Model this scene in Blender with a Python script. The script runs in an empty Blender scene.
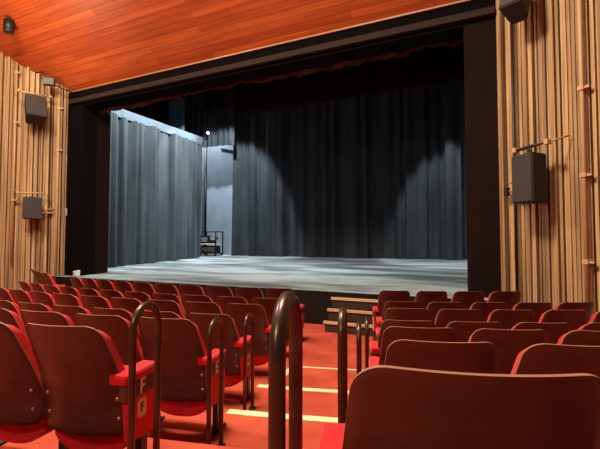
import bpy, bmesh, math, random
from mathutils import Vector, Matrix
random.seed(7)
PI = math.pi
sc = bpy.context.scene
COL = sc.collection

# ------------------------------------------------------------------ measured layout
F_PX, YAW, PITCH = 412.0, math.radians(25.3), math.radians(2.35)
EYE = Vector((0, 0, 1.5))
XC, YC, RA, RS, PIT = -5.05, 16.70, 11.6, 0.844, 0.51       # seat rows are arcs round one centre
ROWS = 'ABCDEFGH'
TOPZ = dict(A=.82, B=.792, C=.845, D=.885, E=1.003, F=1.122, G=1.295)
FLZ = dict(A=0, B=0, C=.035, D=.09, E=.185, F=.335, G=.50, H=.58)
def rad(r): return RA + RS * ROWS.index(r)
def polar(R, ph): return Vector((XC + R * math.sin(ph), YC - R * math.cos(ph), 0))
def ray(px, py):
    x = (px - 300) / F_PX; y = (224.5 - py) / F_PX
    zf = math.cos(PITCH) - y * math.sin(PITCH); Z = math.sin(PITCH) + y * math.cos(PITCH)
    return Vector((x * math.cos(YAW) - zf * math.sin(YAW), x * math.sin(YAW) + zf * math.cos(YAW), Z))
def on_plane(px, py, p0, n):
    v = ray(px, py); return EYE + v * ((p0 - EYE).dot(n) / v.dot(n))
def at_y(px, py, Y): return on_plane(px, py, Vector((0, Y, 0)), Vector((0, 1, 0)))

PL, PR, PY = -10.2, 0.08, 7.2          # outer edges and face of the proscenium
IL, IR = -9.69, -0.41                  # the opening
HT, HB = 5.48, 5.06                    # header top and bottom
CS = 0.785                             # ceiling rise per metre away from the stage
STZ, RAKE, SY = 0.60, 0.035, 6.95      # stage height, rake, front edge
def stz(y): return STZ + RAKE * (y - SY)
def ceilz(y): return HT + CS * (PY - y)

# ------------------------------------------------------------------ materials
def lin(c):
    return tuple(((v / 255) / 12.92 if v / 255 <= .04045 else ((v / 255 + .055) / 1.055) ** 2.4) for v in c) + (1,)
def mat(name, col, rough=.6, metal=0, spec=.5, emit=None, es=0):
    m = bpy.data.materials.new(name); m.use_nodes = True
    b = m.node_tree.nodes['Principled BSDF']
    b.inputs['Base Color'].default_value = lin(col)
    b.inputs['Roughness'].default_value = rough; b.inputs['Metallic'].default_value = metal
    b.inputs['Specular IOR Level'].default_value = spec
    if emit:
        b.inputs['Emission Color'].default_value = lin(emit); b.inputs['Emission Strength'].default_value = es
    return m
def noisy(name, c1, c2, scale=(4, 4, 4), detail=4, rough=.6, metal=0, spec=.5, lo=.35, hi=.65, bump=0, bscale=80, coord='Object', attr=None, sheen=0):
    m = mat(name, c1, rough, metal, spec); nt = m.node_tree; N = nt.nodes; L = nt.links
    b = N['Principled BSDF']
    tc = N.new('ShaderNodeTexCoord'); mp = N.new('ShaderNodeMapping'); mp.inputs['Scale'].default_value = scale
    nz = N.new('ShaderNodeTexNoise'); nz.inputs['Scale'].default_value = 1; nz.inputs['Detail'].default_value = detail
    cr = N.new('ShaderNodeValToRGB')
    cr.color_ramp.elements[0].position = lo; cr.color_ramp.elements[1].position = hi
    cr.color_ramp.elements[0].color = lin(c1); cr.color_ramp.elements[1].color = lin(c2)
    L.new(tc.outputs[coord], mp.inputs['Vector']); L.new(mp.outputs['Vector'], nz.inputs['Vector']); L.new(nz.outputs['Fac'], cr.inputs['Fac'])
    out = cr.outputs['Color']
    if attr:
        at = N.new('ShaderNodeAttribute'); at.attribute_name = attr
        mx = N.new('ShaderNodeMix'); mx.data_type = 'RGBA'; mx.blend_type = 'MULTIPLY'; mx.inputs[0].default_value = 1
        L.new(out, mx.inputs[6]); L.new(at.outputs['Color'], mx.inputs[7]); out = mx.outputs[2]
    L.new(out, b.inputs['Base Color'])
    if sheen: b.inputs['Sheen Weight'].default_value = sheen
    if bump:
        n2 = N.new('ShaderNodeTexNoise'); n2.inputs['Scale'].default_value = bscale; n2.inputs['Detail'].default_value = 3
        bp = N.new('ShaderNodeBump'); bp.inputs['Strength'].default_value = bump; bp.inputs['Distance'].default_value = .01
        L.new(tc.outputs[coord], n2.inputs['Vector']); L.new(n2.outputs['Fac'], bp.inputs['Height']); L.new(bp.outputs['Normal'], b.inputs['Normal'])
    return m

M = {}
M['ply'] = noisy('dark_plywood', (58, 27, 20), (92, 45, 32), (2.2, 2.2, 7), 5, .34, lo=.3, hi=.7, spec=.5)
M['plyedge'] = mat('plywood_edge', (150, 100, 70), .5)
M['red'] = noisy('red_upholstery', (196, 8, 12), (214, 14, 16), (30, 30, 30), 2, .8, spec=.2, bump=.15, bscale=300, sheen=.2)
M['reddark'] = mat('red_seat_base', (150, 8, 12), .7, spec=.2)
M['band'] = noisy('brown_wood_band', (70, 38, 26), (88, 50, 34), (20, 4, 4), 3, .5)
M['cream'] = mat('cream_plastic', (226, 200, 158), .5)
M['ink'] = mat('dark_ink', (46, 34, 28), .6)
M['white'] = mat('white_letter', (232, 222, 205), .5)
M['steel'] = mat('dark_steel', (70, 58, 50), .45, .7)
M['black'] = mat('black_metal', (22, 20, 19), .5)
M['copper'] = mat('copper_bolt', (205, 140, 95), .35, .8)
M['bronze'] = noisy('bronze_tube', (72, 50, 37), (92, 66, 48), (12, 12, 12), 3, .32, .6)
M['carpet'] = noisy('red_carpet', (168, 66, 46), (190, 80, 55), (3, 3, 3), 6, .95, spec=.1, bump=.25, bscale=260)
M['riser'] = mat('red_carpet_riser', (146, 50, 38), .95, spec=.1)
M['strip'] = noisy('cream_nosing', (238, 220, 160), (222, 200, 140), (9, 9, 9), 4, .7)
M['stage'] = noisy('painted_stage_floor', (86, 96, 100), (164, 173, 174), (.35, 1.5, 1), 7, .55, lo=.38, hi=.6, spec=.35)
M['fascia'] = mat('stage_fascia', (30, 20, 17), .9, spec=.1)
M['stepbody'] = mat('dark_brown_step', (62, 42, 34), .8, spec=.15)
M['curtain'] = noisy('black_serge', (47, 52, 55), (60, 66, 70), (2, 2, .5), 3, .95, spec=.12)
M['curtain_top'] = mat('pale_heading', (76, 86, 95), .9, spec=.1)
M['border'] = mat('black_velour', (22, 20, 19), .98, spec=.05)
M['bluewall'] = noisy('blue_grey_wall', (128, 146, 162), (144, 160, 176), (1.5, 1.5, 1.5), 6, .9, spec=.15)
M['stageblack'] = mat('black_paint', (14, 13, 13), .95, spec=.05)
M['jamb'] = noisy('dark_brown_paint', (25, 15, 12), (30, 18, 14), (2, 2, 2), 3, .9, spec=.04)
M['jambblack'] = mat('black_return', (14, 10, 9), .95, spec=.03)
M['ledge'] = mat('brown_ledge', (48, 33, 27), .8, spec=.1)
M['gold'] = mat('gold_bead', (150, 104, 58), .5)
M['fringe'] = noisy('red_house_curtain', (84, 38, 31), (50, 22, 18), (3, 3, 3), 3, .8, spec=.2)
M['slat'] = noisy('pine_boarding', (198, 156, 108), (124, 88, 56), (26, 26, .6), 8, .62, lo=.32, hi=.72, attr='shade', spec=.25)
M['gap'] = mat('boarding_gap', (38, 22, 12), .9)
M['nosing'] = noisy('pale_wood_tread', (208, 164, 124), (188, 140, 100), (3, 20, 20), 4, .5)
M['pipe'] = mat('painted_pipe', (180, 136, 90), .6)
M['cabinet'] = noisy('charcoal_cabinet', (38, 29, 26), (44, 34, 30), (30, 30, 30), 2, .7)
M['grille'] = noisy('speaker_grille', (44, 34, 30), (52, 41, 36), (140, 140, 140), 1, .75)
M['grey'] = mat('grey_housing', (70, 62, 54), .5)
M['lens'] = mat('lamp_glass', (255, 240, 215), .3, emit=(225, 240, 255), es=25)
M['silver'] = mat('silver_metal', (176, 182, 184), .35, .4)
M['green'] = mat('grey_green_casing', (112, 124, 118), .5)
M['orange'] = mat('orange_cable', (180, 70, 40), .6)
M['paper'] = mat('white_plate', (220, 220, 216), .6)

def ceiling_material():
    m = mat('cedar_ceiling_boards', (190, 80, 30), .45, spec=.3); nt = m.node_tree; N = nt.nodes; L = nt.links
    b = N['Principled BSDF']; tc = N.new('ShaderNodeTexCoord')
    br = N.new('ShaderNodeTexBrick'); br.inputs['Scale'].default_value = 1
    br.inputs['Brick Width'].default_value = 2.3; br.inputs['Row Height'].default_value = .15
    br.inputs['Mortar Size'].default_value = .004; br.inputs['Mortar Smooth'].default_value = .3
    br.inputs['Color1'].default_value = lin((186, 88, 40)); br.inputs['Color2'].default_value = lin((162, 68, 31)); br.inputs['Mortar'].default_value = lin((110, 36, 17))
    br.offset = .37; br.offset_frequency = 2
    L.new(tc.outputs['Object'], br.inputs['Vector'])
    mp = N.new('ShaderNodeMapping'); mp.inputs['Scale'].default_value = (.7, 14, 1)
    nz = N.new('ShaderNodeTexNoise'); nz.inputs['Scale'].default_value = 1; nz.inputs['Detail'].default_value = 6
    L.new(tc.outputs['Object'], mp.inputs['Vector']); L.new(mp.outputs['Vector'], nz.inputs['Vector'])
    cr = N.new('ShaderNodeValToRGB'); cr.color_ramp.elements[0].color = (.7, .66, .62, 1); cr.color_ramp.elements[1].color = (1.15, 1.12, 1.1, 1)
    cr.color_ramp.elements[0].position = .3; cr.color_ramp.elements[1].position = .7
    L.new(nz.outputs['Fac'], cr.inputs['Fac'])
    mx = N.new('ShaderNodeMix'); mx.data_type = 'RGBA'; mx.blend_type = 'MULTIPLY'; mx.inputs[0].default_value = 1
    L.new(br.outputs['Color'], mx.inputs[6]); L.new(cr.outputs['Color'], mx.inputs[7]); L.new(mx.outputs[2], b.inputs['Base Color'])
    bp = N.new('ShaderNodeBump'); bp.inputs['Strength'].default_value = .4; bp.inputs['Distance'].default_value = .01; bp.invert = True
    L.new(br.outputs['Fac'], bp.inputs['Height']); L.new(bp.outputs['Normal'], b.inputs['Normal'])
    return m
M['ceiling'] = ceiling_material()
def stage_material():
    m = M['stage']; nt = m.node_tree; N = nt.nodes; L = nt.links; b = N['Principled BSDF']
    src = b.inputs['Base Color'].links[0].from_socket
    tc = N.new('ShaderNodeTexCoord'); mp = N.new('ShaderNodeMapping'); mp.inputs['Scale'].default_value = (1.2, 7, 1)
    nz = N.new('ShaderNodeTexNoise'); nz.inputs['Scale'].default_value = 1; nz.inputs['Detail'].default_value = 9; nz.inputs['Roughness'].default_value = .7
    L.new(tc.outputs['Object'], mp.inputs['Vector']); L.new(mp.outputs['Vector'], nz.inputs['Vector'])
    cr = N.new('ShaderNodeValToRGB'); cr.color_ramp.elements[0].color = (.62, .63, .64, 1); cr.color_ramp.elements[1].color = (1.1, 1.1, 1.1, 1)
    cr.color_ramp.elements[0].position = .36; cr.color_ramp.elements[1].position = .56
    L.new(nz.outputs['Fac'], cr.inputs['Fac'])
    mx = N.new('ShaderNodeMix'); mx.data_type = 'RGBA'; mx.blend_type = 'MULTIPLY'; mx.inputs[0].default_value = 1
    L.new(src, mx.inputs[6]); L.new(cr.outputs['Color'], mx.inputs[7]); L.new(mx.outputs[2], b.inputs['Base Color'])
stage_material()

# ------------------------------------------------------------------ mesh helpers
def bx(bm, lo, hi, mi=0, bev=0):
    lo = Vector(lo); hi = Vector(hi)
    r = bmesh.ops.create_cube(bm, size=1); vs = r['verts']
    for v in vs: v.co = Vector(((lo.x + hi.x) / 2 + v.co.x * (hi.x - lo.x), (lo.y + hi.y) / 2 + v.co.y * (hi.y - lo.y), (lo.z + hi.z) / 2 + v.co.z * (hi.z - lo.z)))
    fs = {f for v in vs for f in v.link_faces}
    for f in fs: f.material_index = mi
    if bev:
        es = {e for v in vs for e in v.link_edges}
        bmesh.ops.bevel(bm, geom=list(es), offset=bev, segments=2, affect='EDGES', profile=.6)
def tube(bm, pts, r, seg=10, mi=0, cap=True):
    pts = [Vector(p) for p in pts]; rings = []; n = len(pts); up = None
    for i, p in enumerate(pts):
        d = (pts[min(i + 1, n - 1)] - pts[max(i - 1, 0)]).normalized()
        if up is None:
            up = Vector((0, 0, 1)) if abs(d.z) < .9 else Vector((1, 0, 0))
        s = d.cross(up).normalized(); up = s.cross(d).normalized()
        rings.append([bm.verts.new(p + s * (r * math.cos(a)) + up * (r * math.sin(a))) for a in [2 * PI * k / seg for k in range(seg)]])
    for a, b in zip(rings, rings[1:]):
        for k in range(seg):
            f = bm.faces.new((a[k], a[(k + 1) % seg], b[(k + 1) % seg], b[k])); f.smooth = True; f.material_index = mi
    if cap:
        bm.faces.new(rings[0]); bm.faces.new(list(reversed(rings[-1])))
def prism(bm, poly, axis, lo, hi, mi=0):
    """extrude polygon (list of 2-tuples in the other two axes, in order) along axis"""
    def mk(u, v, w): return {'x': (w, u, v), 'y': (u, w, v), 'z': (u, v, w)}[axis]
    a = [bm.verts.new(mk(u, v, lo)) for u, v in poly]; b = [bm.verts.new(mk(u, v, hi)) for u, v in poly]
    fs = [bm.faces.new(a), bm.faces.new(list(reversed(b)))]
    n = len(poly)
    for i in range(n): fs.append(bm.faces.new((a[i], b[i], b[(i + 1) % n], a[(i + 1) % n])))
    for f in fs: f.material_index = mi
    return fs
def obj(name, bm, m, parent=None, loc=None):
    bmesh.ops.recalc_face_normals(bm, faces=bm.faces[:])
    me = bpy.data.meshes.new(name); bm.to_mesh(me); bm.free()
    for k in (m if isinstance(m, list) else [m]): me.materials.append(k)
    o = bpy.data.objects.new(name, me); COL.objects.link(o)
    if parent: o.parent = parent
    if loc: o.location = loc
    return o
def tag(o, label, cat, group=None):
    o['label'] = label; o['category'] = cat
    if group: o['group'] = group
    return o
def thing(name, label, cat, loc=(0, 0, 0), rotz=0, group=None):
    o = bpy.data.objects.new(name, None); COL.objects.link(o); o.empty_display_size = .1
    o.location = loc; o.rotation_euler = (0, 0, rotz)
    return tag(o, label, cat, group)
def struct(name, bm, m, parent=None):
    o = obj(name, bm, m, parent)
    if not parent: o['kind'] = 'structure'
    return o
def part(name, m, parent, *boxes, bev=0):
    bm = bmesh.new()
    for lo, hi in boxes: bx(bm, lo, hi, 0, bev)
    return obj(name, bm, m, parent)
def letter(name, ch, size, m, parent, mtx, depth=.002):
    cu = bpy.data.curves.new(name, 'FONT'); cu.body = ch; cu.size = size; cu.extrude = depth
    cu.align_x = 'CENTER'; cu.align_y = 'CENTER'; cu.offset = size * .012
    tmp = bpy.data.objects.new(name + '_source', cu); COL.objects.link(tmp)
    dg = bpy.context.evaluated_depsgraph_get()
    me = bpy.data.meshes.new_from_object(tmp.evaluated_get(dg)); bpy.data.objects.remove(tmp); bpy.data.curves.remove(cu)
    me.materials.clear(); me.materials.append(m)
    o = bpy.data.objects.new(name, me); COL.objects.link(o); o.parent = parent; o.matrix_local = mtx
    return o

# ------------------------------------------------------------------ setting: floor
bm = bmesh.new()
NSEG = 72; P0, P1 = -.85, .72
def arc_ring(R, z): return [bm.verts.new(polar(R, P0 + (P1 - P0) * k / NSEG) + Vector((0, 0, z))) for k in range(NSEG + 1)]
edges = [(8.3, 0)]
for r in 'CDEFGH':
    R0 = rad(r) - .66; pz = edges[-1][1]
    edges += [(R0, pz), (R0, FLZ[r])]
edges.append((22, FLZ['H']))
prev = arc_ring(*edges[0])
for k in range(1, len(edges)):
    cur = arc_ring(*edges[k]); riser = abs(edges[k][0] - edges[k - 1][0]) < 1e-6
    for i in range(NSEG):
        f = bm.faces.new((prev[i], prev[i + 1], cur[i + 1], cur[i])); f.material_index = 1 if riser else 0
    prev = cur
# flat strip running up to the stage front
bx(bm, (-16, 4.2, -.12), (4, SY + .3, -.004))
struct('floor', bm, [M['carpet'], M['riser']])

# stage: raked deck
bm = bmesh.new()
SB = 16.0
prism(bm, [(SY, 0), (SY, STZ), (SB, stz(SB)), (SB, 0)], 'x', -15, 4)
for f in bm.faces:
    if f.normal.z < .5 and f.calc_center_median().y < SY + .01: f.material_index = 1
bm.normal_update()
o = struct('floor_stage', bm, [M['stage'], M['fascia']])
for p in o.data.polygons: p.material_index = 0 if p.normal.z > .5 else 1

# stage house
bm = bmesh.new(); bx(bm, (-15, SB - .02, 0), (4, SB + .2, 10)); struct('wall_back', bm, M['bluewall'])
bm = bmesh.new(); bx(bm, (-15.2, SY + .8, 0), (-15, SB, 10)); struct('wall_stage_left', bm, M['stageblack'])
bm = bmesh.new(); bx(bm, (4, SY + .8, 0), (4.2, SB, 10)); struct('wall_stage_right', bm, M['stageblack'])
bm = bmesh.new(); bx(bm, (-15.2, PY + .3, 10), (4.2, SB + .2, 10.2)); struct('ceiling_stage', bm, M['stageblack'])
# masking wall above the header and beside the opening, behind the house walls
bm = bmesh.new(); bx(bm, (-15.2, PY + .45, HT), (4.2, PY + .6, 10.1)); bx(bm, (-15.2, PY + .45, 0), (PL - .02, PY + .6, HT)); bx(bm, (PR + .02, PY + .45, 0), (4.2, PY + .6, HT)); struct('wall_proscenium', bm, M['stageblack'])

# proscenium
bm = bmesh.new(); bx(bm, (IR, PY, 0), (PR, PY + .44, HB)); bx(bm, (IR, PY + .44, 0), (IR + .12, PY + .83, HB)); struct('trim_right_jamb', bm, M['jamb'])
bm = bmesh.new(); bx(bm, (PL, PY, 0), (IL, PY + .44, HB)); struct('trim_left_jamb', bm, M['jambblack'])
bm = bmesh.new(); bx(bm, (IL - .12, PY + .44, 0), (IL, PY + .86, HB)); struct('trim_left_return', bm, M['jamb'])
bm = bmesh.new(); bx(bm, (PL, PY, HB), (PR, PY + .44, HT)); struct('trim_header', bm, M['jambblack'])
bm = bmesh.new(); bx(bm, (PL + .1, PY - .1, 5.13), (PR - .02, PY - .001, 5.24)); struct('trim_ledge', bm, M['ledge'])
bm = bmesh.new(); bx(bm, (PL, PY - .05, HT - .03), (PR, PY - .001, HT)); struct('trim_bead', bm, M['gold'])
bm = bmesh.new(); bx(bm, (PR - .002, PY - .03, 0), (PR + .04, PY + .02, HT)); struct('trim_right_edge', bm, M['gold'])
bm = bmesh.new(); bx(bm, (PL - .05, PY - .03, 0), (PL, PY + .02, HT)); struct('trim_left_edge', bm, M['slat'])

# ceiling (local x along the stage, local y up the slope)
bm = bmesh.new(); ln = 14
bx(bm, (-20, 0, 0), (12, ln, .15))
o = struct('ceiling', bm, M['ceiling'])
ang = math.atan(CS)
o.matrix_world = Matrix.Translation((0, PY - .0, HT)) @ Matrix(((1, 0, 0, 0), (0, -math.cos(ang), math.sin(ang), 0), (0, math.sin(ang), math.cos(ang), 0), (0, 0, 0, 1)))

# side walls of vertical boards
WD = {'R': Vector((.75, -.66, 0)).normalized(), 'L': Vector((-.75, -.66, 0)).normalized()}
W0 = {'R': Vector((PR + .02, PY, 0)), 'L': Vector((PL - .02, PY, 0))}
WN = {'R': Vector((-WD['R'].y, WD['R'].x, 0)) * -1, 'L': Vector((WD['L'].y, -WD['L'].x, 0)) * -1}   # into the house
for s in 'RL':
    if WN[s].y > 0: WN[s] = -WN[s]
def slat_wall(name, s, length):
    bm = bmesh.new(); d, n, p0 = WD[s], WN[s], W0[s]
    shade = bm.loops.layers.color.new('shade')
    rnd = random.Random(11 if s == 'R' else 5)
    def slab(t0, t1, dep, mi, sh):
        a, b = p0 + d * t0, p0 + d * t1; q = [a - n * .08, b - n * .08, b + n * dep, a + n * dep]
        v = [bm.verts.new((c.x, c.y, 0)) for c in q] + [bm.verts.new((c.x, c.y, ceilz(c.y) + .12)) for c in q]
        fs = [bm.faces.new([v[i], v[(i + 1) % 4], v[4 + (i + 1) % 4], v[4 + i]]) for i in range(4)] + [bm.faces.new(v[4:]), bm.faces.new(v[3::-1])]
        for f in fs:
            f.material_index = mi
            for l in f.loops: l[shade] = (sh, sh * rnd.uniform(.96, 1.0), sh * rnd.uniform(.92, 1), 1)
    slab(0, length, 0, 1, .5)
    t = .02
    while t < length:
        w = rnd.choice([.03, .045, .06, .075, .1]); dep = rnd.choice([.012, .02, .05, .085]); sh = rnd.uniform(.78, 1.08)
        if dep > .07: w = min(w, .06)
        slab(t, min(t + w, length), dep, 0, sh); t += w + rnd.choice([.006, .012, .03])
    return struct(name, bm, [M['slat'], M['gap']])
slat_wall('wall_right', 'R', 8); slat_wall('wall_left', 'L', 8)

# ------------------------------------------------------------------ drapes
def drape(name, p0, p1, zb, zt, m, fold=.18, amp=.06, parent=None, bottom=None, seed=1, nz=10, spread=.5):
    """pleated cloth from p0 to p1 (xy), bottom zb(y) / number, top zt"""
    rnd = random.Random(seed); p0 = Vector((*p0, 0)); p1 = Vector((*p1, 0)); L = (p1 - p0).length; d = (p1 - p0).normalized(); n = Vector((-d.y, d.x, 0))
    nx = int(L / fold * 8); ph = [rnd.uniform(0, 6.28) for _ in range(5)]; fr = [1, .61, 1.37, .23, .37]
    bm = bmesh.new(); rows = []
    for j in range(nz + 1):
        v = j / nz; row = []
        for i in range(nx + 1):
            t = i / nx * L; q = .55 * (1 - 2.2 * abs(math.sin(PI * t / fold + ph[0] + .8 * math.sin(t * .9 + ph[2]))) ** .8)
            for k, (f, a) in enumerate(zip(fr, (.0, .35, .25, .45, .4))):
                q += a * math.sin(2 * PI * t / fold * f + ph[k] + (1 - v) * .9 * math.sin(t * 1.7 + ph[k]))
            q *= amp * (1 + spread * (1 - v))
            c = p0 + d * (t + .3 * q * math.sin(t * 5)) + n * q
            b = zb(c.y) if callable(zb) else zb
            if bottom: b += bottom(t)
            row.append(bm.verts.new((c.x, c.y, b + (zt - b) * v)))
        rows.append(row)
    for a, b in zip(rows, rows[1:]):
        for i in range(nx):
            f = bm.faces.new((a[i], a[i + 1], b[i + 1], b[i])); f.smooth = True
    return obj(name, bm, m, parent)
hem = lambda y: stz(y) + .015
t = thing('side_curtain', 'blue-grey pleated side curtain with pale heading, left side of the stage', 'curtain', (-11, 9, stz(9)))
def sub(o, parent):   # keep world placement under a moved empty
    o.parent = parent; o.matrix_parent_inverse = Matrix.Translation(parent.location).inverted(); return o
sub(drape('drape', (-11, 9.0), (-11, 13.65), hem, 5.58, M['curtain'], .36, .11, seed=3, spread=.25), t)
sub(drape('heading', (-10.99, 9.0), (-10.99, 13.7), 5.55, 5.85, M['curtain_top'], .36, .012, seed=3, nz=2), t)
tag(drape('back_curtain', (-10.35, 15.0), (-.99, 15.0), hem, 9.2, M['curtain'], .44, .12, seed=9, nz=14), 'wide black pleated curtain closing the back of the stage', 'curtain')
tag(drape('wing_curtain', (-12.4, 14.2), (-9.8, 14.25), 5.55, 9, M['curtain'], .3, .05, seed=21), 'short grey drape hanging above the blue-grey wall at the back left', 'curtain')
# overhead borders
for (y, zb, x0, x1, lab, sd) in ((9.3, 4.93, -6.4, .6, 'long black border cloth hanging just behind the header, nearest the seats', 31),
                                 (11.4, 6.05, -9.07, .8, 'black border cloth hanging halfway up the stage', 32),
                                 (13.6, 7.6, -13.5, .8, 'black border cloth hanging in front of the back curtain, farthest from the seats', 33)):
    tag(drape('border_curtain', (x0, y), (x1, y), zb, 9.4, M['border'], .5, .04, seed=sd, nz=4, spread=.1), lab, 'curtain', 'black borders over the stage')
# red house curtain gathered under the header
def scallop(t): return -.05 * abs(math.sin(t * 3.3)) - .03 * math.sin(t * 1.1 + .6)
tag(drape('house_curtain', (IL, PY + .5), (IR + .0, PY + .5), 5.02, 5.3, M['fringe'], .3, .05, bottom=scallop, seed=12, nz=6), 'dark red house curtain gathered up in scallops under the header', 'curtain')

# ------------------------------------------------------------------ seats
BW, TW, BH0 = .245, .205, .232      # half widths at bottom and top of the backrest, height of its lower edge
LEAN = .17
def back_profile(h, top):
    """half width at height h for a shell reaching to top"""
    v = (h - BH0) / (top - BH0); q = max(0, (v - .35) / .65); w = BW + (TW - BW) * q ** 1.1
    rc = .058; dz = top - h
    if dz < rc: w -= rc - math.sqrt(max(0, rc * rc - (rc - dz) ** 2))
    lo = h - BH0
    if lo < .05: w -= .03 * (1 - math.sqrt(max(0, 1 - (1 - lo / .05) ** 2)))
    return w
def back_y(h, top, x):
    v = (h - BH0) / (top - BH0)
    # bottom of the back stands LEAN in front (toward the stage) of the top edge, edges wrap forward
    q = max(0, (v - .22) / .78); return LEAN * (1 - q ** 1.25) + .042 * (x / .2) ** 2
def shell(bm, top, off0, off1, inset, mi_face, mi_edge, h0=None, h1=None):
    hs0 = (h0 or BH0); hs1 = (h1 or top)
    n1, n2, nu = 14, 8, 16; nv = n1 + n2; A, B = [], []; fc = 1 - .058 / (top - BH0)
    for j in range(nv + 1):
        if j <= n1: q = fc * (.35 * (1 - math.cos(PI / 2 * j / n1)) + .65 * j / n1)
        else: q = fc + (1 - fc) * math.sin(PI / 2 * (j - n1) / n2)
        h = hs0 + (hs1 - hs0) * q
        hh = BH0 + (h - hs0) / (hs1 - hs0) * (top - BH0)
        w = max(.02, back_profile(hh, top) - inset); ra, rb = [], []
        for i in range(nu + 1):
            x = w * (2 * i / nu - 1); y = back_y(h, top, x)
            drop = .018 * (1 - (x / BW) ** 2) if j == nv and False else 0
            ra.append(bm.verts.new((x, y + off0, h - drop))); rb.append(bm.verts.new((x, y + off1, h - drop)))
        A.append(ra); B.append(rb)
    for j in range(nv):
        for i in range(nu):
            for G in (A, B):
                f = bm.faces.new((G[j][i], G[j][i + 1], G[j + 1][i + 1], G[j + 1][i])); f.smooth = True; f.material_index = mi_face
    loop = [(0, i) for i in range(nu)] + [(j, nu) for j in range(nv)] + [(nv, nu - k) for k in range(nu)] + [(nv - k, 0) for k in range(nv)]
    for a, b in zip(loop, loop[1:] + loop[:1]):
        f = bm.faces.new((A[a[0]][a[1]], A[b[0]][b[1]], B[b[0]][b[1]], B[a[0]][a[1]])); f.material_index = mi_edge
PROTO = {}
def seat_meshes(key, top, level):
    """part meshes shared by all seats of one row height"""
    out = []
    bm = bmesh.new(); shell(bm, top, -.012, 0, 0, 0, 1); out.append(('backrest', bm, [M['ply'], M['plyedge']]))
    bm = bmesh.new(); shell(bm, top, .001, .045, .006, 0, 0, BH0 + .02, top - .025); out.append(('back_pad', bm, M['red']))
    # seat cushion with a bowed underside
    bm = bmesh.new(); nu = 12; prof = []
    for i in range(nu + 1):
        x = -.225 + .45 * i / nu; prof.append((x, .095 + .075 * (abs(x) / .225) ** 2.6))
    poly = prof + [(.228, .48), (.205, .515), (-.205, .515), (-.228, .48)]
    fs = prism(bm, poly, 'y', .25, .38)
    bmesh.ops.bevel(bm, geom=[e for e in bm.edges if abs(e.verts[0].co.y - e.verts[1].co.y) < 1e-5], offset=.02, segments=3, affect='EDGES', profile=.5)
    out.append(('seat_cushion', bm, M['red']))
    return out
def make_seat_proto(key, top, legside, bolts):
    root = thing('theatre_seat', 'x', 'theatre seat')
    for n, bm, m in seat_meshes(key, top, 0):
        o = obj(n, bm, m, root)
        if n == 'seat_cushion':
            for p in o.data.polygons: p.use_smooth = False
    bm = bmesh.new(); x = .222 * legside; x2 = .2425 * legside
    bx(bm, (x - .015, .30, 0), (x + .015, .35, .24)); bx(bm, (x - .02, .27, 0), (x + .02, .40, .015)); bx(bm, (x2 - .0025, .285, .17), (x2 + .0025, .36, .36)); bx(bm, (min(x, x2), .30, .17), (max(x, x2), .34, .20))
    obj('support_leg', bm, M['black'], root)
    if bolts:
        for sx in (-1, 1):
            for h in (.312, .41):
                bm = bmesh.new(); y = back_y(h, top, .2) - .012
                bmesh.ops.create_uvsphere(bm, u_segments=10, v_segments=6, radius=.011)
                for v in bm.verts: v.co = Vector((v.co.x + sx * .2, v.co.y * .6 + y - .001, v.co.z + h))
                obj('bolt', bm, M['copper'], root)
    return root
FIRST = {}
def place_seat(r, ph, legside, label, group, dr=0):
    R = rad(r) + dr; key = (r, legside)
    top = TOPZ[r] - FLZ[r]
    if key not in FIRST:
        o = make_seat_proto(r, top, legside, r in 'CDEFG'); FIRST[key] = o
    else:
        src = FIRST[key]; o = src.copy(); COL.objects.link(o)
        for ch in src.children:
            if ch.get('extra'): continue
            c = ch.copy(); COL.objects.link(c); c.parent = o
    o.location = polar(R, ph) + Vector((0, 0, FLZ[r])); o.rotation_euler = (0, 0, ph)
    tag(o, label, 'theatre seat', group)
    return o
XF = lambda x, y, z, s=1: Matrix(((0, 0, s, x), (s, 0, 0, y), (0, 1, 0, z), (0, 0, 0, 1)))
def end_standard(o, side, band_letter=None, tag_letter=None, round_tag=False):
    """upholstered end panel on the aisle side of a seat: side=+1 right, -1 left"""
    a, b = sorted((side * .245, side * .285))
    def mark(x): x['extra'] = 1; return x
    bm = bmesh.new()
    zt = .525
    prism(bm, [(.18, .22), (.36, .20), (.375, .22), (.38, zt - .11), (.16, zt - .11)], 'x', a, b)
    p = mark(obj('end_panel', bm, M['red'], o))
    bm = bmesh.new(); bx(bm, (a - .003, .14, zt - .11), (b + .003, .385, zt - .03), 0, .004); w = mark(obj('wood_band', bm, M['band'], o))
    bm = bmesh.new(); w0, w1 = sorted((side * (.2 if side > 0 else .215), side * (.292 if side > 0 else .286))); bx(bm, (w0, .12, zt - .03), (w1, .385, zt + .02), 0, .016); mark(obj('arm_pad', bm, M['red'], o))
    bm = bmesh.new(); xm = (a + b) / 2; bx(bm, (xm - .018, .26, 0), (xm + .018, .31, .24)); bx(bm, (xm - .025, .17, 0), (xm + .025, .40, .018)); mark(obj('post', bm, M['steel'], o))
    X = b + .004 if side > 0 else a - .004
    if band_letter: letter('row_letter', band_letter, .105, M['white'], w, XF(X, .235 if band_letter == 'E' else .255, zt - .07, side))
    if tag_letter:
        bm = bmesh.new()
        hw, hh = (.036, .036) if round_tag else (.036, .046); n = 24; pw = 2 if round_tag else 4
        ring = []
        for k in range(n):
            c, s = math.cos(2 * PI * k / n), math.sin(2 * PI * k / n)
            ring.append((.255 + hw * math.copysign(abs(c) ** (2 / pw), c), zt - .17 + hh * math.copysign(abs(s) ** (2 / pw), s)))
        prism(bm, ring, 'x', *sorted((side * .284, side * .288)))
        g = obj('letter_tag', bm, M['cream'], p)
        letter('tag_letter', tag_letter, .062, M['ink'], g, XF(side * .2885, .255, zt - .17, side))

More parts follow.
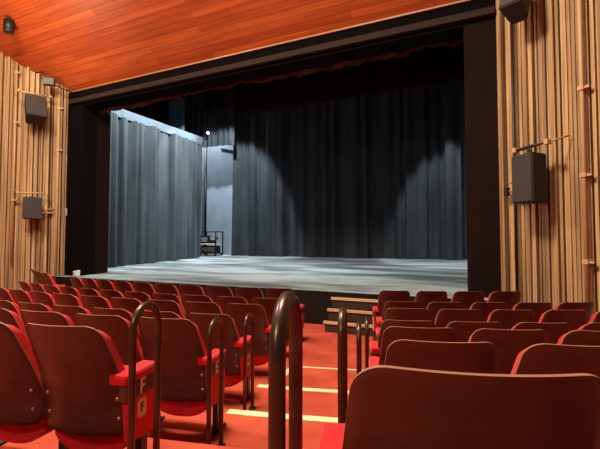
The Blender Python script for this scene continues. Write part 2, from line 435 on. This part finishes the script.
ORD = ['first', 'second', 'third', 'fourth', 'fifth', 'sixth', 'seventh', 'eighth', 'ninth', 'tenth', 'eleventh', 'twelfth']
ROWNAME = dict(A='front row', B='second row', C='third row', D='fourth row', E='fifth row', F='sixth row', G='seventh row')
# first seat angle and number of seats
CEN = dict(A=(-.2050, 10), B=(-.2109, 11), C=(-.0684 - PIT / rad('C'), 9), D=(.0565 - PIT / rad('D'), 6), E=(.1394 - PIT / rad('E'), 4), F=(.1769 - .0026, 2))
RIG = dict(A=(.3330, 4), B=(.3322, 5), C=(.3270, 5), D=(.3193, 4), E=(.3162, 3), F=(.3133, 2), G=(.3050, 2))
BANDL = dict(F=('F', 'F'), E=('E', None), D=(None, 'D'), C=(None, 'C'), B=(None, None), A=(None, None))
for r, (p0, n) in CEN.items():
    for k in range(n):
        j = n - 1 - k
        lab = f'dark plywood theatre seat, {ORD[j]} left of the central aisle in the {ROWNAME[r]}' if j else f'plywood aisle-end seat with red side panel, left of the central aisle, {ROWNAME[r]}'
        if j == 0 and r in 'DEF': lab = f'plywood aisle-end seat with red side panel lettered {r}, left of the central aisle'
        o = place_seat(r, p0 + k * PIT / rad(r), -1, lab, f'seats left of the aisle, {ROWNAME[r]}')
    end_standard(o, 1, *BANDL[r])
for r, (p0, n) in RIG.items():
    for k in range(n):
        lab = f'dark plywood theatre seat, {ORD[k]} right of the central aisle in the {ROWNAME[r]}' if k else f'plywood aisle-end seat with red side, right of the central aisle, {ROWNAME[r]}'
        if r == 'G' and k == 0: lab = 'big dark plywood seat back nearest the camera, right of the aisle'
        o = place_seat(r, p0 + k * PIT / rad(r), 1, lab, f'seats right of the aisle, {ROWNAME[r]}', .1 if r == 'G' else 0)
        if k == 0: end0 = o
    end_standard(end0, -1)
for k in range(4):
    j = 3 - k
    lab = f'theatre seat seen edge-on by the left wall, {ORD[j]} from its red end panel' if j else 'edge-on theatre seat with red tagged end panel by the left wall'
    o = place_seat('A', -.476 + k * PIT / rad('A'), -1, lab, 'seats by the left wall')
end_standard(o, 1, None, 'A', True)

# ------------------------------------------------------------------ handrail hoops
def hoop(r, ph, ztop, label, dx=0):
    R = rad(r); ph += dx / R; base = polar(R, ph) + Vector((0, 0, FLZ[r])); H = ztop - FLZ[r]
    bm = bmesh.new(); hw = .094; rt = .0148
    pts = [(0, -hw, 0), (0, -hw, H * .5), (0, -hw, H - hw - rt)] + [(0, -hw * math.cos(a), H - hw - rt + hw * math.sin(a)) for a in [PI * k / 14 for k in range(1, 14)]] + [(0, hw, H - hw - rt), (0, hw, H * .5), (0, hw, 0)]
    tube(bm, pts, rt, 14)
    t = thing('handrail_hoop', label, 'handrail', base, ph, 'bronze handrail hoops at the row ends')
    obj('rail', bm, M['bronze'], t)
    for s in (-1, 1):
        bm = bmesh.new(); tube(bm, [(0, s * hw, 0), (0, s * hw, .012)], .032, 14); obj('foot_plate', bm, M['steel'], t)
EN = lambda r: CEN[r][0] + (CEN[r][1] - 1) * PIT / rad(r) + .385 / rad(r)
ER = lambda r: RIG[r][0] - .385 / rad(r)
hoop('G', ER('G'), 1.405, 'large bronze handrail hoop standing in the aisle, nearest the camera', .055)
hoop('F', ER('F'), 1.245, 'slim bronze handrail hoop on the right of the aisle, second nearest there')
hoop('E', ER('E'), 1.03, 'bronze handrail hoop on the right of the aisle, third nearest there', .03)
hoop('D', ER('D'), .907, 'farthest bronze handrail hoop on the right of the aisle, beside the steps', .06)
hoop('F', EN('F'), 1.245, 'bronze handrail hoop beside the red panel lettered F', .085)
hoop('E', EN('E'), 1.025, 'bronze handrail hoop beside the red panel lettered E')
hoop('D', EN('D'), .907, 'bronze handrail hoop beside the red panel lettered D')

# ------------------------------------------------------------------ nosing strips
def arc_strip(R, ph0, ph1, z, w, label):
    bm = bmesh.new(); n = 10; T = []
    for k in range(n + 1):
        ph = ph0 + (ph1 - ph0) * k / n
        a = polar(R, ph); b = polar(R + w, ph)
        T.append([bm.verts.new((a.x, a.y, z + .001)), bm.verts.new((b.x, b.y, z + .001)), bm.verts.new((b.x, b.y, z + .006)), bm.verts.new((a.x, a.y, z + .006))])
    for p, q in zip(T, T[1:]):
        for i in range(4): bm.faces.new((p[i], p[(i + 1) % 4], q[(i + 1) % 4], q[i]))
    bm.faces.new(T[0]); bm.faces.new(T[-1])
    tag(obj('nosing_strip', bm, M['strip']), label, 'step edge strip', 'cream strips on the aisle steps')
arc_strip(rad('E') - .655, .222, .303, FLZ['E'], .085, 'cream strip on the edge of the nearest visible aisle step')
arc_strip(rad('D') - .655, .219, .300, FLZ['D'], .075, 'cream strip on the edge of the middle aisle step')
arc_strip(rad('C') - .655, .236, .304, FLZ['C'], .035, 'thin cream strip on the farthest aisle step, near the stage')
bm = bmesh.new()
a = polar(rad('D') - .66, .2235) + Vector((0, 0, FLZ['C'] + .002)); b = polar(rad('C') - .64, .2315) + Vector((0, 0, FLZ['C'] + .002))
d = (b - a).normalized(); n = Vector((-d.y, d.x, 0)) * .04
vs = [bm.verts.new(q + Vector((0, 0, h))) for h in (0, .006) for q in (a - n, a + n, b + n, b - n)]
for ix in ((0, 1, 2, 3), (7, 6, 5, 4), (0, 4, 5, 1), (1, 5, 6, 2), (2, 6, 7, 3), (3, 7, 4, 0)): bm.faces.new([vs[i] for i in ix])
tag(obj('nosing_strip', bm, M['strip']), 'cream strip running lengthwise along the left side of the aisle', 'step edge strip', 'cream strips on the aisle steps')

# ------------------------------------------------------------------ steps up to the stage
sx0, sx1 = -2.60, -1.74
t = thing('stage_steps', 'dark three-tread steps with pale wooden nosings against the stage front', 'steps', ((sx0 + sx1) / 2, 6.4, 0))
y0s = [6.42, 6.60, 6.78]; zs = [.18, .36, .53]
bm = bmesh.new()
prism(bm, [(6.42, 0), (6.42, .165), (6.60, .165), (6.60, .345), (6.78, .345), (6.78, .515), (6.945, .515), (6.945, 0)], 'x', sx0 + .02, sx1 - .02)
sub(obj('step_body', bm, M['stepbody']), t)
for y, z in zip(y0s, zs):
    bm = bmesh.new(); bx(bm, (sx0, y - .02, z - .045), (sx1, y + .03, z), 0, .004); sub(obj('nosing', bm, M['nosing']), t)
    bm = bmesh.new(); bx(bm, (sx0 + .01, y + .03, z - .02), (sx1 - .01, y + .165, z - .004)); sub(obj('tread', bm, M['fascia']), t)

# ------------------------------------------------------------------ loudspeakers and wall gear
def wall_pt(s, px, py, off=0): return on_plane(px, py, W0[s] + WN[s] * off, WN[s])
def orient(s): return math.atan2(WN[s].y, WN[s].x) + PI / 2      # local -Y points into the house
def speaker(s, px, py, off, w, h, dep, label, yaw=0, tilt=0, bar=True, arm_side=0, hang=0):
    p = wall_pt(s, px, py, off)
    t = thing('wall_loudspeaker', label, 'loudspeaker', p, orient(s) + yaw, 'loudspeakers on the side walls')
    R = Matrix.Rotation(tilt, 4, 'X')
    bm = bmesh.new(); taper = .72
    q = [(-w / 2, -dep / 2), (w / 2, -dep / 2), (w / 2 * taper, dep / 2), (-w / 2 * taper, dep / 2)]
    prism(bm, q, 'z', -h / 2, h / 2); bmesh.ops.bevel(bm, geom=bm.edges[:], offset=.012, segments=2, affect='EDGES')
    c = obj('cabinet', bm, M['cabinet'], t); c.matrix_local = R
    bm = bmesh.new(); bx(bm, (-w / 2 + .02, -dep / 2 - .008, -h / 2 + .02), (w / 2 - .02, -dep / 2 - .001, h / 2 - .02)); g = obj('grille', bm, M['grille'], t); g.matrix_local = R
    bl = .42 * w / .4
    bm = bmesh.new(); zb = h / 2 + .12
    tube(bm, [(-bl * .75, .02, zb - .01), (bl * .75, .02, zb + .01)], .022, 10); obj('bracket_bar', bm, M['pipe'] if s == 'L' else M['steel'], t)
    bm = bmesh.new(); bx(bm, (-.05, -.03, h / 2 - .02), (.05, .07, h / 2 + .03)); tube(bm, [(0, .02, h / 2), (0, .02, zb + .02)], .016, 8); obj('yoke', bm, M['black'], t)
    back = off - .03
    for sgn in (-1, 1):   # struts from the bar back to the wall
        bm = bmesh.new(); tube(bm, [(sgn * bl * .7, .02, zb), (sgn * bl * .8, back, zb + .1)], .012, 8); obj('strut', bm, M['pipe'], t)
        bm = bmesh.new(); bx(bm, (sgn * bl * .7 - .03, -.02, zb - .035), (sgn * bl * .7 + .03, .05, zb + .035), 0, .008); obj('clamp', bm, M['pipe'], t)
    if arm_side:
        a = arm_side
        bm = bmesh.new(); tube(bm, [(a * w * .4, 0, -h * .18), (a * (w * .5 + .45), back * .6, -h * .15)], .018, 10); tube(bm, [(a * w * .4, 0, -h * .02), (a * (w * .5 + .38), back * .6, h * .04)], .014, 10); obj('side_arm', bm, M['pipe'], t)
        for e in (.2, .42):
            bm = bmesh.new(); bx(bm, (a * (w * .5 + e) - .03, back * .45 - .03, -h * .2 - .03), (a * (w * .5 + e) + .03, back * .45 + .04, -h * .1 + .03), 0, .008); obj('clamp', bm, M['steel'], t)
    return t
speaker('L', 32, 208.5, .4, .42, .54, .34, 'black loudspeaker on the left board wall, the lower one', yaw=.35, arm_side=1)
speaker('L', 34.5, 110, .45, .46, .60, .44, 'black loudspeaker tilted down near the ceiling on the left wall', yaw=.5, tilt=-.35, arm_side=0)
speaker('R', 530.5, 179, .38, .36, .66, .30, 'large flat black loudspeaker at mid height on the right board wall', yaw=-.12, arm_side=-1)
speaker('R', 517, 0, .45, .30, .5, .36, 'black loudspeaker high at the top of the right board wall', yaw=.3, tilt=-.4)
# floodlight under the ceiling at left
p = wall_pt('L', 49, 82, .45)
t = thing('floodlight', 'small grey floodlight on an arm below the ceiling at the left wall', 'lamp', p, orient('L'))
part('housing', M['grey'], t, ((-.13, -.08, -.09), (.13, .08, .09)), bev=.015)
part('glass', M['grey'], t, ((-.1, -.088, -.065), (.1, -.081, .065)))
bm = bmesh.new(); tube(bm, [(.1, 0, -.05), (.55, .1, -.2)], .02, 8); obj('arm', bm, M['black'], t)
bm = bmesh.new(); tube(bm, [(-.05, 0, .08), (-.2, .15, .3), (-.35, .2, .28)], .018, 8); obj('yoke', bm, M['black'], t)
p = on_plane(9, 24, Vector((0, PY, HT)), Vector((0, CS, 1))); p = p + (EYE - p).normalized() * .2
t = thing('ceiling_spotlight', 'black spotlight on the ceiling at the top left corner', 'lamp', p, .4)
bm = bmesh.new(); tube(bm, [(0, 0, -.2), (0, 0, .08)], .11, 18); obj('housing', bm, M['black'], t)
bm = bmesh.new(); tube(bm, [(0, 0, .08), (0, .0, .3)], .02, 8); obj('stem', bm, M['black'], t)
# scaffold pipes up the walls
def wall_pipe(s, px, label, clamps, z0, z1):
    p = wall_pt(s, px, 200, .13)
    t = thing('wall_pipe', label, 'pipe', (p.x, p.y, z0), orient(s))
    bm = bmesh.new(); tube(bm, [(0, 0, 0), (0, 0, z1 - z0)], .028, 12); obj('tube', bm, M['pipe'], t)
    for py in clamps:
        q = wall_pt(s, px, py, .14); h = q.z - z0
        bm = bmesh.new(); bx(bm, (-.04, -.04, h - .03), (.04, .12, h + .03), 0, .008); bx(bm, (.0, -.02, h - .015), (.1, .02, h + .015)); obj('clamp', bm, M['pipe'], t)
wall_pipe('R', 585, 'tall upright pipe with clamps at the right end of the board wall', (87, 175, 262), 0, 7.2)
wall_pipe('L', 13, 'tall upright pipe with clamps at the left end of the board wall', (72, 122, 200), .95, 6.1)
wall_pipe('L', 57, 'slim upright pipe on the left wall beside the stage opening', (108, 150), 0, 5.55)
p = wall_pt('R', 514, 140, .11)
bm = bmesh.new(); tube(bm, [(0, 0, 0), (0, 0, 4.9)], .022, 8)
o = tag(obj('wall_cable', bm, M['black']), 'black cable run down the right board wall behind the loudspeaker', 'cable'); o.location = (p.x, p.y, .3)
# small fittings at the left jamb
for px, py, lab in ((66, 159, 'upper pale metal plate on the left edge of the stage opening'), (66, 212, 'lower pale metal plate on the left edge of the stage opening')):
    q = at_y(px, py, PY - .05)
    bm = bmesh.new(); bx(bm, (-.035, -.012, -.1), (.035, .012, .1), 0, .006)
    for z in (-.06, .06): tube(bm, [(0, -.012, z), (0, -.02, z)], .01, 8)
    o = tag(obj('metal_plate', bm, [M['silver']]), lab, 'plate', 'plates at the opening'); o.location = q
q = at_y(77, 271, PY - .04)
t = thing('floor_socket', 'twin white socket box at the foot of the left stage jamb', 'socket', (q.x, PY - .05, .62))
part('box', M['paper'], t, ((-.1, -.03, 0), (-.01, .04, .12)), ((.02, -.03, 0), (.08, .04, .14)), bev=.005)
part('cover', M['silver'], t, ((-.09, -.035, .03), (-.02, -.031, .09)))

# ------------------------------------------------------------------ things at the back of the stage
zb = stz(15)
q = at_y(211, 245, 14.7); tx = q.x
t = thing('equipment_trolley', 'black metal equipment trolley with shelves at the back left of the stage', 'trolley', (tx, 14.7, stz(14.7)))
bm = bmesh.new()
for x in (-.44, .44):
    for y in (-.25, .25): bx(bm, (x - .02, y - .02, .06), (x + .02, y + .02, 1.05))
bx(bm, (-.46, -.27, 1.03), (.46, -.23, 1.06)); bx(bm, (-.46, .23, 1.03), (.46, .27, 1.06)); bx(bm, (-.46, -.25, 1.03), (-.42, .25, 1.06)); bx(bm, (.42, -.25, 1.03), (.46, .25, 1.06))
obj('frame', bm, M['black'], t)
part('shelf', M['paper'], t, ((-.46, -.28, .50), (.35, .28, .54))); part('shelf', M['black'], t, ((-.46, -.28, .10), (.46, .28, .13)))
for x in (-.4, .4):
    for y in (-.22, .22):
        bm = bmesh.new(); tube(bm, [(x - .02, y, .05), (x + .02, y, .05)], .05, 12); obj('wheel', bm, M['black'], t)
def gear(name, label, cat, x, z, w, h, m, m2, knob):
    t = thing(name, label, cat, (tx + x, 14.68, stz(14.7) + z))
    part('casing', m, t, ((-w / 2, -.2, 0), (w / 2, .2, h)), bev=.01)
    part('front_panel', m2, t, ((-w / 2 + .03, -.212, h * .2), (w / 2 - .08, -.201, h * .8)))
    for k in range(knob):
        bm = bmesh.new(); tube(bm, [(w / 2 - .05, -.225, h * (.3 + .4 * k / max(1, knob - 1))), (w / 2 - .05, -.2, h * (.3 + .4 * k / max(1, knob - 1)))], .016, 10); obj('knob', bm, M['silver'], t)
gear('amplifier', 'grey amplifier on the upper shelf of the stage trolley', 'amplifier', -.2, .545, .42, .34, M['black'], M['green'], 3)
gear('flight_case', 'black case with silver front on the lower shelf of the stage trolley', 'case', -.02, .135, .78, .3, M['black'], M['grey'], 2)
t = thing('stage_lantern', 'round silver stage lantern on the right of the trolley shelf', 'lamp', (tx + .2, 14.66, stz(14.7) + .545))
bm = bmesh.new(); tube(bm, [(0, -.14, .25), (0, -.1, .25), (0, .14, .25)], .12, 20); obj('housing', bm, M['silver'], t)
part('stand', M['black'], t, ((-.03, -.05, 0), (.03, .05, .13)), ((-.1, -.1, 0), (.1, .1, .015)))
bm = bmesh.new(); tube(bm, [(math.cos(a) * (.17 + .02 * k), math.sin(a) * (.12 + .01 * k), .012 + .012 * k) for k in range(3) for a in [2 * PI * i / 16 for i in range(16)]], .012, 8)
o = tag(obj('coiled_cable', bm, M['paper']), 'white coiled cable on the stage floor right of the trolley', 'cable'); q = at_y(226, 254, 14.6); o.location = (q.x, 14.6, stz(14.6) - .002)
q = at_y(205.5, 200, 15.3)
bm = bmesh.new(); tube(bm, [(0, 0, 0), (0, 0, 5.1)], .06, 10)
o = tag(obj('upright_pole', bm, M['black']), 'black upright pole against the blue-grey wall behind the trolley', 'pole'); o.location = (q.x, 15.3, stz(15.3))
q = at_y(208, 133, 14)
t = thing('work_lamp', 'small glowing work lamp high above the blue-grey wall', 'lamp', q)
bm = bmesh.new(); bmesh.ops.create_uvsphere(bm, u_segments=12, v_segments=8, radius=.045); obj('bulb', bm, M['lens'], t)
bm = bmesh.new(); tube(bm, [(0, 0, .04), (0, 0, .12)], .035, 10); tube(bm, [(0, 0, .1), (0, 0, 2.5)], .008, 6); obj('holder', bm, M['black'], t)
q0 = at_y(205, 142, 14.9); q1 = at_y(221, 145, 14.9)
bm = bmesh.new(); tube(bm, [(0, 0, 0), q1 - q0], .04, 8)
o = tag(obj('wall_batten', bm, M['silver']), 'short pale batten across the top of the blue-grey wall', 'batten'); o.location = q0 + Vector((0, .9, .2))

# ------------------------------------------------------------------ camera
cam = bpy.data.cameras.new('camera'); co = bpy.data.objects.new('camera', cam); COL.objects.link(co)
cam.sensor_width = 36; cam.lens = F_PX * 36 / 600; cam.clip_start = .05
co.location = EYE; co.rotation_euler = (PI / 2 + PITCH, 0, YAW); sc.camera = co

# ------------------------------------------------------------------ light
def area(name, loc, target, size, power, col, spread=180, size_y=None):
    l = bpy.data.lights.new(name, 'AREA'); l.energy = power; l.color = col; l.size = size; l.spread = math.radians(spread)
    if size_y: l.shape = 'RECTANGLE'; l.size_y = size_y
    o = bpy.data.objects.new(name, l); COL.objects.link(o); o.location = loc
    o.rotation_euler = (Vector(target) - Vector(loc)).to_track_quat('-Z', 'Y').to_euler(); return o
def spot(name, loc, target, ang, power, col, blend=.3, r=.1):
    l = bpy.data.lights.new(name, 'SPOT'); l.energy = power; l.color = col; l.spot_size = math.radians(ang); l.spot_blend = blend; l.shadow_soft_size = r
    o = bpy.data.objects.new(name, l); COL.objects.link(o); o.location = loc
    o.rotation_euler = (Vector(target) - Vector(loc)).to_track_quat('-Z', 'Y').to_euler(); return o
WARM = (1, .89, .74); COOL = (.89, .97, 1)
area('house_light', (-2.5, 2.2, 7.2), (-2.5, 3.2, 0), 1.2, 700, WARM)
area('house_light', (-7.5, 2.5, 7.2), (-7.5, 4, 0), 1.2, 560, WARM)
spot('wall_light', (-5.0, 1.5, 7.5), (-11.2, 6.3, 3.6), 60, 1200, WARM, .8, .15)
spot('wall_light', (-3.0, 1.5, 7.2), (1.4, 6.0, 3.2), 60, 830, WARM, .8, .15)
area('ceiling_uplight', (-9.5, 4.6, 4.6), (-9.2, 5.2, 8), .5, 70, (1, .74, .42))
area('ceiling_uplight', (-4.2, 3.2, 5.2), (-4.8, 5.5, 7.5), 1.5, 35, (1, .7, .48))
area('seat_back_fill', (-1.5, -3.0, 4.6), (-2.0, 2.5, .8), .6, 125, WARM)  # fill light added behind the camera to lift the near seat backs
# stage
area('stage_floor_light', (-5.5, 10.4, 8.2), (-5.5, 10.6, 0), 3.5, 170, COOL, 80, 2)
spot('stage_flood', (-9.4, 13.3, 7.5), (-11.0, 11.0, 4.4), 84, 1900, COOL, .6, .1)
spot('stage_flood', (-8.9, 10.2, 7.6), (-11.0, 10.4, 4.6), 70, 2600, COOL, .5, .1)
spot('stage_flood', (-8.6, 11.8, 7.6), (-12.0, 15.0, -.5), 75, 2300, COOL, .25, .1)
spot('stage_flood', (-2.0, 11.8, 7.6), (-.6, 15.0, .2), 50, 1500, COOL, .25, .1)
spot('stage_flood', (-12.4, 14.9, 8.0), (-12.0, 16, 3), 140, 950, COOL, .4, .1)
w = bpy.data.worlds.new('world'); sc.world = w; w.use_nodes = True
w.node_tree.nodes['Background'].inputs[0].default_value = (1, .8, .62, 1); w.node_tree.nodes['Background'].inputs[1].default_value = .05
sc.view_settings.view_transform = 'Standard'; sc.view_settings.look = 'None'; sc.view_settings.exposure = 0
